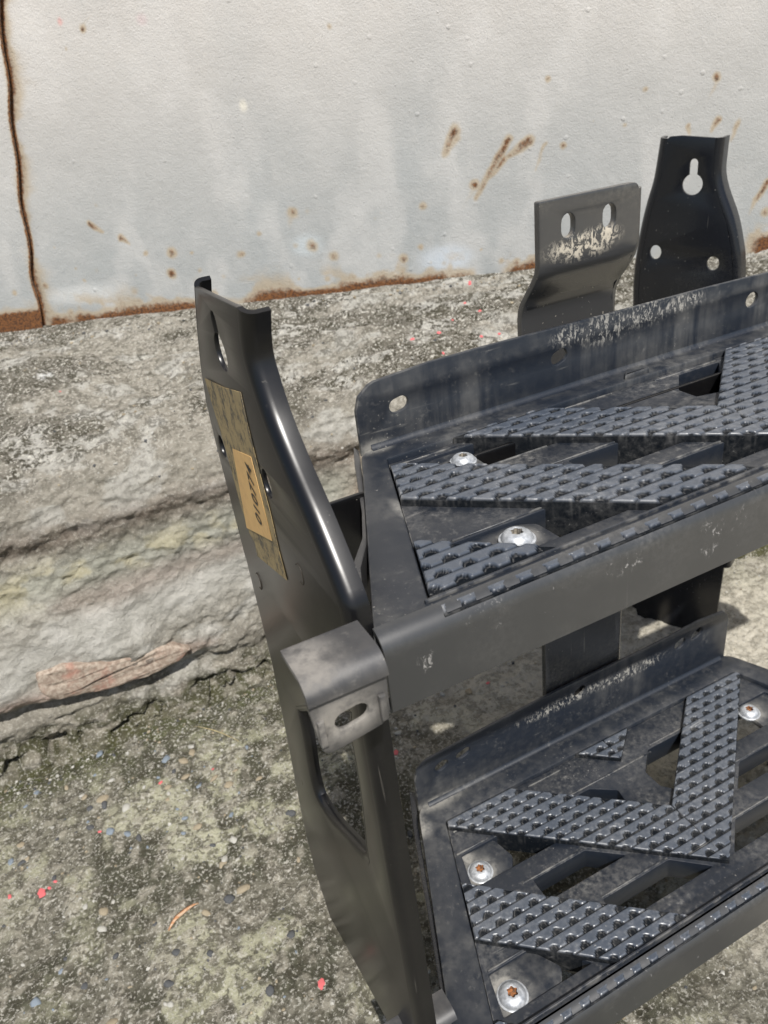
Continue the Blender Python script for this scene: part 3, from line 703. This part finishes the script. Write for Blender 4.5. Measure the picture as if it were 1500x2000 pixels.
def tread(D):
    z0, cx, yb, yf = D['z0'], D['cx'], D['yb'], D['yf']; mx = lambda x: 2*cx-x
    ob, of = D['open_back'], D['open_front']            # opening corners (x, y) at the left
    lb, lf = (D['xlb'], yb), (D['xlf'], yf+.012)
    out = rnd([lf, (mx(lf[0]), lf[1]), (mx(lb[0]), yb), lb], [.001, .001, .02, .016])
    hole = rnd([of, (mx(of[0]), of[1]), (mx(ob[0]), ob[1]), ob], [.003]*4, 3)
    fr = plate([out, hole], .034, .0022, MXY(z0-.017))
    T = part('tread', auto(fr, 30), M_PLA, root, D['label'])
    # deck with through slots
    e = .0006
    dk = [(of[0]+e, of[1]+e), (mx(of[0])-e, of[1]+e), (mx(ob[0])-e, ob[1]-e), (ob[0]+e, ob[1]-e)]
    slots = [rnd(s, .002, 2) for s in D['slots']]
    part('deck', auto(plate([dk]+slots, .029, .0012, MXY(z0-.0055-.0145)), 30), M_PLB, T)
    # ridges along the bars' edges
    for (x0, x1, y) in D['ridges']:
        part('ridge', plate([[(x0, y-.0009), (x1, y-.0009), (x1, y+.0009), (x0, y+.0009)]], .003, .0006, MXY(z0-.0058)), M_PLA, T)
    for pl in D['pads']: part('screw_pad', auto(plate([rnd(pl, .004, 3)], .008, .0015, MXY(z0-.0125)), 30), M_PLA, T)
    m = D['m']; yt, ym = D['ytop'], D['ymin']
    left = lambda y: lerp(ob, of, y)+.001
    for (yo, yi) in D['strips']:
        ya = max(yo, ym); ytp = yt
        fo = lambda y: max(cx-(y-yo)/m, left(y)); fi = lambda y: cx-max(y-yi, 0)/m
        # where the strip leaves the opening at the left its far end closes on the edge
        ymax = ytp
        while fi(ymax) < fo(ymax)+.0008: ymax -= .0005
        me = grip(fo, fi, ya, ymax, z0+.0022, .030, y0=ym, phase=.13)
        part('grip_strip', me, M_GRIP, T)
        go = lambda y: mx(fi(y)); gi = lambda y: mx(fo(y))
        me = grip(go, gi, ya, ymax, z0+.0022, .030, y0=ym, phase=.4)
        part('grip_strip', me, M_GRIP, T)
    # toothed nosing above the face plate
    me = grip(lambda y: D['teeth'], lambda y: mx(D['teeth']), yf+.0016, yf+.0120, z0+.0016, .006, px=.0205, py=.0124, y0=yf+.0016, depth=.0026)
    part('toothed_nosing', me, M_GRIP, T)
    # groove strip between nosing and grip
    part('nosing_rib', auto(plate([rnd([(of[0]-.004, yf+.0165), (mx(of[0])+.004, yf+.0165), (mx(of[0])+.004, yf+.0190), (of[0]-.004, yf+.0190)], .001, 2)], .004, .0009, MXY(z0+.0002))), M_PLA, T)
    # face plate with rolled top edge
    r = .012; pr = [(yf+.0118, z0+.0002)]+[(yf+r-r*math.sin(a), z0-r+r*math.cos(a)) for a in (math.pi/2*k/7 for k in range(1, 8))]+[(yf, z0-D['face'])]
    pr += [(yf+.002, z0-D['face']-.0015), (yf+.012, z0-D['face']-.0015)]
    me = profx(sheet(pr, -.0022), D['xface'], mx(D['xface']), n=1)
    part('face_plate', auto(me, 25), M_FACE, T)
    if D.get('nub'):
        nx_, ny_ = D['nub']; part('moulded_nub', auto(plate([rnd([(nx_-.020, ny_-.006), (nx_+.012, ny_-.006), (nx_+.012, ny_+.006), (nx_-.008, ny_+.006)], .003)], .007, .002, MXY(z0+.0015)), 30), M_PLA, T)
    # upright rear flange
    part('rear_flange', auto(plate([D['flange']]+D['fholes'], .0045, .0012, MXZ(yb-.002)), 30), M_PLA, T)
    # cove where the flange meets the tread
    x0, x1 = D['cove']; pr = [(yb-.0040, z0+.006)]+[(yb-.0040-.006*(1-math.cos(a)), z0+.006-.0062*math.sin(a)) for a in (math.pi/2*k/6 for k in range(1, 7))]+[(yb-.0040, z0-.002)]
    part('cove', auto(profx(pr, x0, x1, n=1), 30), M_COVE, T)
    for (p, rust, rr) in D['screws']: torx((p[0], p[1], z0-(.0088 if rust else .0050)), T, rust, rr)
    # side rim of sheet steel beside the tread
    if D.get('rim'):
        oo, ii = D['rim']; poly = oo+ii[::-1]
        part('side_rim', auto(plate([poly], .040, .0012, MXY(z0-.008-.020)), 40), D['rimmat'], T)
    return T

ZU = CAMH-.275; ZL = CAMH-.76
# outlines found on the tread planes
def V2(p, h): a = PZ(p, h); return (a[0], a[1])
def rimlist(o, i, h): return ([V2(p, h) for p in o], [V2(p, h) for p in i])
def mirror(pl, cx): return [(2*cx-x, y) for x, y in pl]
UF = [(.222, ZU-.002), (.222, ZU+.044)] ; 
def flange(x0, x1, z0, h, hl, r0, lug=0.):
    pts = [(x0, z0), (x0, z0+hl-.02)]
    pts += [(x0+.004, z0+hl-.008), (x0+.014, z0+hl)]
    n = 10
    for k in range(n+1):
        t = k/n; pts.append((x0+.02+(x1-x0-.032)*t, z0+float(np.interp(t, [0, .12, .42, .75, .86, .95, 1], [hl+.002, hl+.006, h, h-.002, h-.004+lug*.6, h-.006+lug, h-.009+lug*.8]))))
    pts += [(x1-.004, z0+h-.014+lug*.6), (x1, z0+h-.026+lug*.6), (x1, z0)]
    return pts
cxU = .503
Uh = [slot(.263, ZU+.033, .006, .0062, .2), slot(.432, ZU+.033, .006, .0062, .3), slot(.679, ZU+.033, .002, .0075, .3)]
U = dict(rimmat=M_TAB, nub=(.512, .5425), z0=ZU, cx=cxU, yb=.562, yf=.320, xlb=.2238, xlf=.1238, m=.842, label='upper tread, dusty black plastic with screwed grip strips',
         open_back=(.2345, .533), open_front=(.1655, .3400), ytop=.532, ymin=.3412,
         strips=[(.360, .436), (.215, .290), (.060, .138)],
         slots=[[(.2335, .477), (.352, .477), (.42, .477), (.37, .521), (.25, .521)],
                [(.352, .413), (.46, .413), (.42, .444), (.352, .444)],
                [(.386, .365), (.50, .365), (.49, .392), (.386, .392)],
                [(.1845, .357), (.335, .357), (.30, .393), (.1985, .393)],
                [(.520, .474), (.545, .468), (.60, .523), (.548, .523), (.520, .495)],
                mirror([(.2335, .477), (.352, .477), (.42, .477), (.37, .521), (.25, .521)], cxU),
                mirror([(.352, .413), (.44, .413), (.41, .444), (.352, .444)], cxU),
                mirror([(.1845, .357), (.335, .357), (.30, .393), (.1985, .393)], cxU)],
         ridges=[(.238, .305, .5255), (.33, .45, .4465), (.36, .47, .3945), (.235, .355, .4755), (.215, .30, .3955), (.40, .47, .529), (.52, .60, .5265)],
         pads=[[(.232, .476), (.302, .476), (.302, .50), (.30, .5225), (.245, .5225)], [(.183, .3565), (.280, .3565), (.278, .385), (.262, .394), (.197, .394)],
               mirror([(.230, .476), (.302, .476), (.302, .5225), (.245, .5225)], cxU)],
         teeth=.166, xface=.1236, face=.052,
         flange=flange(.2225, 2*cxU-.2225, ZU-.004, .065, .061, .02), fholes=Uh, cove=(.232, .78),
         screws=[(V2((905, 902), .275+.006), False, .0088), (V2((1010, 1050), .275+.004), False, .0100)],
         rim=rimlist([(690, 872), (692, 905), (706, 1000), (707, 1050), (688, 1103), (691, 1153), (701, 1218), (718, 1262)],
                     [(701, 880), (704, 905), (718, 1000), (719, 1052), (705, 1108), (709, 1155), (721, 1218), (735, 1262)], .283))
TU = tread(U)
cxL = .489
L = dict(rimmat=M_B3, z0=ZL, cx=cxL, yb=.583, yf=.303, xlb=.2400, xlf=.1325, m=.83, label='lower tread, black plastic with chevron grip strips and rusty screws',
         open_back=(.2585, .548), open_front=(.1785, .3210), ytop=.547, ymin=.3222,
         strips=[(.346, .429), (.180, .256), (.005, .085), (.512, .59)],
         slots=[[(.2415, .462), (.35, .462), (.41, .462), (.36, .503), (.252, .503)],
                [(.302, .410), (.405, .410), (.372, .437), (.302, .437)],
                [(.350, .353), (.473, .353), (.44, .382), (.350, .382)],
                [(.196, .337), (.298, .337), (.26, .378), (.206, .378)],
                [(.503, .460), (.515, .447), (.590, .509), (.530, .509), (.503, .485)],
                [(.415, .462), (.453, .462), (.457, .481), (.43, .500), (.395, .500)],
                mirror([(.2415, .462), (.35, .462), (.37, .462), (.34, .503), (.252, .503)], cxL),
                mirror([(.302, .410), (.405, .410), (.372, .437), (.302, .437)], cxL),
                mirror([(.350, .353), (.473, .353), (.44, .382), (.350, .382)], cxL),
                mirror([(.196, .337), (.298, .337), (.26, .378), (.206, .378)], cxL)],
         ridges=[(.248, .30, .5060), (.29, .37, .4395), (.35, .44, .3845), (.207, .262, .3805), (.37, .42, .541), (.40, .53, .5045), (.535, .61, .5135), (.55, .70, .4395), (.52, .70, .3845), (.26, .345, .5335)],
         pads=[[(.240, .461), (.292, .461), (.302, .475), (.295, .504), (.250, .504)], [(.195, .336), (.262, .336), (.272, .350), (.255, .379), (.205, .379)],
               mirror([(.240, .461), (.300, .461), (.300, .504), (.250, .504)], cxL), mirror([(.195, .336), (.272, .336), (.255, .379), (.205, .379)], cxL)],
         teeth=.178, xface=.137, face=.052,
         flange=flange(.2395, .734, ZL-.004, .087, .074, .02, .010), fholes=[slot(.276, ZL+.052, .006, .0062, .4), slot(.306, ZL+.055, .009, .0055, .3), slot(.479, ZL+.064, .006, .0062, .4), slot(.646, ZL+.062, .005, .0070, .4), slot(.676, ZL+.066, .008, .0062, .5)],
         cove=(.252, .725),
         screws=[(V2((938, 1700), .76+.006), True, .0112), (V2((1001, 1942), .76+.006), True, .0120), (V2((1463, 1388), .76+.006), True, .0110)],
         rim=rimlist([(799, 1545), (806, 1610), (822, 1710), (838, 1800), (858, 1930), (872, 2010), (884, 2080)],
                     [(813, 1548), (816, 1610), (832, 1710), (848, 1800), (868, 1930), (882, 2010), (894, 2080)], .768))
TL = tread(L)

# angled end tabs
def end_tab(h, ptop, pface, holes, parent, ribs=()):
    """sheet tab: flat top, rolled edge, slotted face"""
    z = CAMH-h; (x0, y1), (x1, _) = V2(ptop[0], h), V2(ptop[1], h); yfv = V2(ptop[2], h)[1]
    r = .010; pr = [(y1, z), (yfv+r, z)]+[(yfv+r-r*math.sin(a), z-r+r*math.cos(a)) for a in (math.pi/2*k/8 for k in range(1, 9))]
    xl = x0-.002
    pr_me = profx(sheet(pr, -.0035), xl, x1, n=1)
    zl = z-r; zb = z-r-pface
    face = plate([rnd([(xl+.000, zl), (x1, zl), (x1-.001, zb+.006), (xl+.004, zb)], [0, 0, .008, .008])]+holes(xl, x1, zl, zb), .0035, .0010, MXZ(yfv+.00175))
    ms = [pr_me, face]
    for (a, w) in ribs:
        xr = xl+(x1-xl)*a
        ms.append(plate([[(xr, zl-.012), (xr+w, zl-.012), (xr+w, zl-.030), (xr, zl-.030)]], .0035, .0012, MXZ(yfv-.0016)))
    return part('end_tab', auto(join(ms), 30), M_TAB, parent)
end_tab(.262, [(556, 1278), (697, 1218), (592, 1350)], .040, lambda a, b, c, d: [slot(a+(b-a)*.50, c-.020, .009, .0056, .15)], TU, ((.84, .004), (.06, .004)))
zt = .757
end_tab(zt, [(742, 2008), (862, 1932), (770, 2060)], .036, lambda a, b, c, d: [], TL)

# left channel bracket (plane x = .11)
XP = .110
def yz(p): a = PX(p, XP); return (a[1], a[2])
back = [(380, 560), (385, 640), (393, 720), (404, 790), (420, 858), (432, 905), (480, 1090), (530, 1290), (560, 1440), (588, 1585), (600, 1640), (615, 1700), (645, 1792)]
bend = [(462, 600), (466, 650), (474, 700), (492, 762), (518, 838), (553, 925), (594, 1020), (634, 1118), (662, 1190)]
BK = [yz(p) for p in back]; BD = smooth_path([yz(p) for p in bend], 5)
yF = BD[-1][0]
zbot = yz((645, 1792))[1]; front_low = (yF, .095)
FR = BD+[(yF-.002, BD[-1][1]-.04), (yF, .42), (yF, .30), (yF, .2), front_low]
outline = BK+[yz((760, 2000)), front_low]+FR[::-1][1:]
kh = yz((414, 622)); kb = yz((431, 688)); rb_ = .5*abs(yz((438, 652))[1]-yz((442, 733))[1])
def keyhole(c, rbig, top, rs):
    o = []; a0 = math.asin(min(rs/rbig, .99)); n = 18
    for k in range(n+1):
        a = math.pi/2+a0+(2*math.pi-2*a0)*k/n; o.append((c[0]+rbig*math.cos(a), c[1]+rbig*math.sin(a)))
    for k in range(7): a = -math.pi/2+math.pi*(k/6)+math.pi/2-math.pi/2; o.append((c[0]+rs*math.cos(math.pi*k/6), top+rs*math.sin(math.pi*k/6)))
    return o
h1 = yz((434, 872)); h2 = yz((521, 945))
cut = [yz(p) for p in ((578, 1380), (590, 1440), (602, 1510), (618, 1562), (646, 1610), (682, 1652), (719, 1690), (716, 1650), (708, 1570), (697, 1500), (684, 1430), (674, 1380))]
cut = smooth_path(cut+[cut[0]], 3)[:-1]
ccy = sum(p[0] for p in cut)/len(cut); ccz = sum(p[1] for p in cut)/len(cut)
pl = plate([outline, keyhole(kb, rb_*.8, kh[1], .0058), ell(h1[0], h1[1], .0085, .0095), ell(h2[0], h2[1], .009, .0105), cut], .0036, .0008, MYZ(XP+.0018))
sh = [max(.35, min(1, (i+1)/len(FR)*6)) for i in range(len(FR))]
fl = lip(FR, .029, .009, -1, .0036, MYZ(XP), shrink=[.60-.05*min(1, i/len(BD))+.08*min(1, max(0, i-len(BD))/3) for i in range(len(FR))])
# decide bend side: outwards = smaller y
bl = lip(BK[:7], .013, .007, 1, .0036, MYZ(XP))
sgn = 1 if signed(cut) > 0 else -1
lp = lip([(y, z) for y, z in cut], .0105, .0075, sgn, .0036, MYZ(XP), closed=True)
CH = part('channel_bracket', auto(join([pl, fl, bl, lp]), 30), M_BRK, root, 'left bracket of glossy black steel, stickered, with keyhole at the top')

# paper on the bracket
X1 = XP-.0006
def yzo(p, x): a = PX(p, x); return (a[1], a[2])
tape = [yzo(p, X1) for p in ((400, 738), (436, 756), (470, 766), (484, 830), (505, 915), (528, 1000), (545, 1075), (561, 1134), (520, 1100), (503, 1086), (498, 1060), (488, 1042), (470, 985), (450, 910), (430, 840), (412, 780))]
KT = part('paper_tape', plate([tape], .0004, .0001, MYZ(X1)), M_KRAFT, root)
X2 = XP-.0011
lab = [yzo(p, X2) for p in ((454, 876), (490, 892), (532, 1057), (482, 1031))]
PL = part('number_label', plate([lab], .0003, .0001, MYZ(X2)), M_LABEL, root, 'orange paper label printed 010774')
tc = bpy.data.curves.new('t', 'FONT'); tc.body = '010774'; tc.align_x = 'CENTER'; tc.align_y = 'CENTER'; tc.size = 1; tc.offset = .018; tc.space_character = 1.12
to = bpy.data.objects.new('t', tc); COL.objects.link(to)
tme = bpy.data.meshes.new_from_object(to.evaluated_get(bpy.context.evaluated_depsgraph_get())); bpy.data.objects.remove(to); tme.materials.clear()
X3 = XP-.0016
a = yzo((507, 1022), X3); b = yzo((484, 908), X3); L_ = math.hypot(b[0]-a[0], b[1]-a[1])
w = max(v.co.x for v in tme.vertices)-min(v.co.x for v in tme.vertices); hh = max(v.co.y for v in tme.vertices)-min(v.co.y for v in tme.vertices)
ux = Vector((0, b[0]-a[0], b[1]-a[1])).normalized(); uy = Vector((0, ux.z, -ux.y)); uy = uy if uy.y > 0 else -uy
wd = .0145
for v in tme.vertices:
    p = Vector((X3, (a[0]+b[0])/2, (a[1]+b[1])/2))+ux*(v.co.x*L_/w)+uy*(v.co.y*wd/hh); v.co = p
part('printed_number', tme, M_INK, PL)

# pressed ring marks under the label
for px in ((506, 1135), (586, 1121)):
    c0 = yz(px); vs = []; fs = []; n = 20; m = 6
    for i in range(n):
        an = math.radians(40+250*i/(n-1))
        for k in range(m):
            a2 = 2*math.pi*k/m; rr = .0078+.0004*math.cos(a2); vs.append((XP-.0002+.0004*math.sin(a2), c0[0]+rr*.8*math.cos(an), c0[1]+rr*math.sin(an)))
    for i in range(n-1):
        for k in range(m): fs.append((i*m+k, i*m+(k+1) % m, (i+1)*m+(k+1) % m, (i+1)*m+k))
    part('ring_mark', mesh(vs, fs, True), M_INK, CH)

# brace plate behind the upper tread
zt_ = PY((650, 980), .50)[2]
part('cross_brace', auto(plate([rnd([(.118, zt_-.14), (.88, zt_-.14), (.88, zt_), (.118, zt_)], .004)], .004, .001, MXZ(.50)), 30), M_BRK)

# middle bracket: joggled plate with two slots, behind the rear flange
def strip_bracket(x0, x1, prof, holes, name, mat, th, lipw, label, left_lip=False):
    """vertical plate whose distance y follows prof[(z, y)]"""
    zs_ = [p[0] for p in prof]; top, bot = max(zs_), min(zs_)
    pts = sorted(prof); f = lambda z: float(np.interp(z, [p[0] for p in pts], [p[1] for p in pts]))
    loops = [rnd([(x0, bot), (x1, bot), (x1, top), (x0, top)], [0, 0, .008, .002])]+holes
    me = plate(loops, th, .0012, MXZ(0))
    bm = bmesh.new(); bm.from_mesh(me)
    z = bot+.01
    while z < top-.004:
        bmesh.ops.bisect_plane(bm, geom=bm.verts[:]+bm.edges[:]+bm.faces[:], plane_co=(0, 0, z), plane_no=(0, 0, 1)); z += .008
    for v in bm.verts: v.co.y += f(v.co.z)
    bm.to_mesh(me); bm.free()
    # rolled right edge going away
    n = 60; vs = []; fs = []; r = .010; sec = [(x1-.002+r*math.sin(a), r*(1-math.cos(a))) for a in (math.pi/2*k/6 for k in range(7))]+[(x1-.002+r, lipw)]
    sec2 = sec+[(x-.003 if k > 2 else x, y+(.003 if k <= 2 else 0)) for k, (x, y) in enumerate(sec)][::-1]
    for i in range(n+1):
        z = bot+(top-.006-bot)*i/n; y = f(z)-th/2
        for (x, d) in sec2: vs.append((x, y+d, z))
    m = len(sec2)
    for i in range(n):
        for k in range(m): fs.append((i*m+k, i*m+(k+1) % m, (i+1)*m+(k+1) % m, (i+1)*m+k))
    fs += [tuple(range(m)), tuple(n*m+k for k in range(m))[::-1]]
    l = mesh(vs, fs); bm = bmesh.new(); bm.from_mesh(l); bmesh.ops.recalc_face_normals(bm, faces=bm.faces); bm.to_mesh(l); bm.free()
    return part(name, auto(join([me, l]), 35), mat, root, label)
Y2 = .592
def xz(p, y): a = PY(p, y); return (a[0], a[2])
xl, zt2 = xz((1058, 392), Y2); xr, ztr = xz((1252, 350), Y2)
zA = xz((1055, 525), Y2)[1]; zB_ = xz((1030, 615), Y2+.03)[1]
s1_ = xz((1105, 440), Y2); s2_ = xz((1185, 421), Y2)
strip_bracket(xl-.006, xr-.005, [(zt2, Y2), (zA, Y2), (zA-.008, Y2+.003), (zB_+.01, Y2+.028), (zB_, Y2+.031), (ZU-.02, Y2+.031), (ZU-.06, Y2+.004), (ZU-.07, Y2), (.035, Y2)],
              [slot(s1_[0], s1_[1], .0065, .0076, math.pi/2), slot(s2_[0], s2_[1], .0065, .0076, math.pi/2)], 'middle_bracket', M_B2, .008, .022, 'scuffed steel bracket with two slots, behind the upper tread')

# right bracket: keyhole plate, turned side-on
g1 = Vector(PZ((1235, 1190), CAMH)).to_2d(); g2 = Vector(PZ((1405, 1240), CAMH)).to_2d()
du = (g2-g1).normalized(); nr = Vector((du.y, -du.x))          # towards the camera
def onp(p, dx=0):
    v = ray(p); t = (g1.x*nr.x+g1.y*nr.y)/(v[0]*nr.x+v[1]*nr.y); q = v*t; return ((Vector((q[0], q[1]))-g1).dot(du), q[2]+CAMH)
MR = Matrix(((du.x, 0, -nr.x, g1.x), (du.y, 0, -nr.y, g1.y), (0, 1, 0, 0), (0, 0, 0, 1)))
o3 = [(1290, 276), (1298, 267), (1322, 265), (1412, 268), (1408, 300), (1405, 340), (1412, 378), (1430, 430), (1440, 480), (1444, 530), (1442, 600), (1436, 800), (1430, 1000), (1424, 1110), (1403, 1244), (1262, 1275), (1245, 1235), (1235, 1185), (1236, 1000), (1238, 700), (1238, 585), (1240, 540), (1248, 480), (1258, 430), (1268, 392), (1280, 350)]
o3 = [onp(p) for p in o3]; mid3 = sum(p[0] for p in o3)/len(o3)
ins = lambda q: (q[0]+(.0075 if q[0] < mid3 else -.0075), q[1])
o3 = [ins(q) for q in o3]
def rad(px, w): return abs(onp((px[0]+w, px[1]))[0]-onp(px)[0])
kb3 = onp((1353, 360)); kt3 = onp((1357, 318)); hA = onp((1281, 492)); hB = onp((1393, 514))
o3i = o3
pl3 = plate([o3i, keyhole(kb3, rad((1353, 360), 20), kt3[1], rad((1357, 318), 8)), ell(hA[0], hA[1], rad((1281, 492), 11), rad((1281, 492), 12)*1.1), ell(hB[0], hB[1], rad((1393, 514), 12), rad((1393, 514), 12)*1.15)], .005, .001, MR)
re = smooth_path([ins(onp(p)) for p in ((1412, 268), (1408, 300), (1405, 340), (1412, 378), (1430, 430), (1440, 480), (1444, 530), (1442, 700), (1436, 900), (1424, 1110))], 4)
lf3 = smooth_path([ins(onp(p)) for p in ((1293, 271), (1280, 350), (1268, 392), (1258, 430), (1248, 480), (1240, 540), (1238, 620), (1237, 900), (1235, 1185))], 4)
e1 = lip(re, .028, .009, 1, .004, MR@Matrix.Translation((0, 0, -.0025)))
e2 = lip(lf3, .026, .012, -1, .004, MR@Matrix.Translation((0, 0, -.0025)))
part('keyhole_bracket', auto(join([pl3, e1, e2]), 30), M_B3, root, 'rearmost bracket with a keyhole and two round holes')
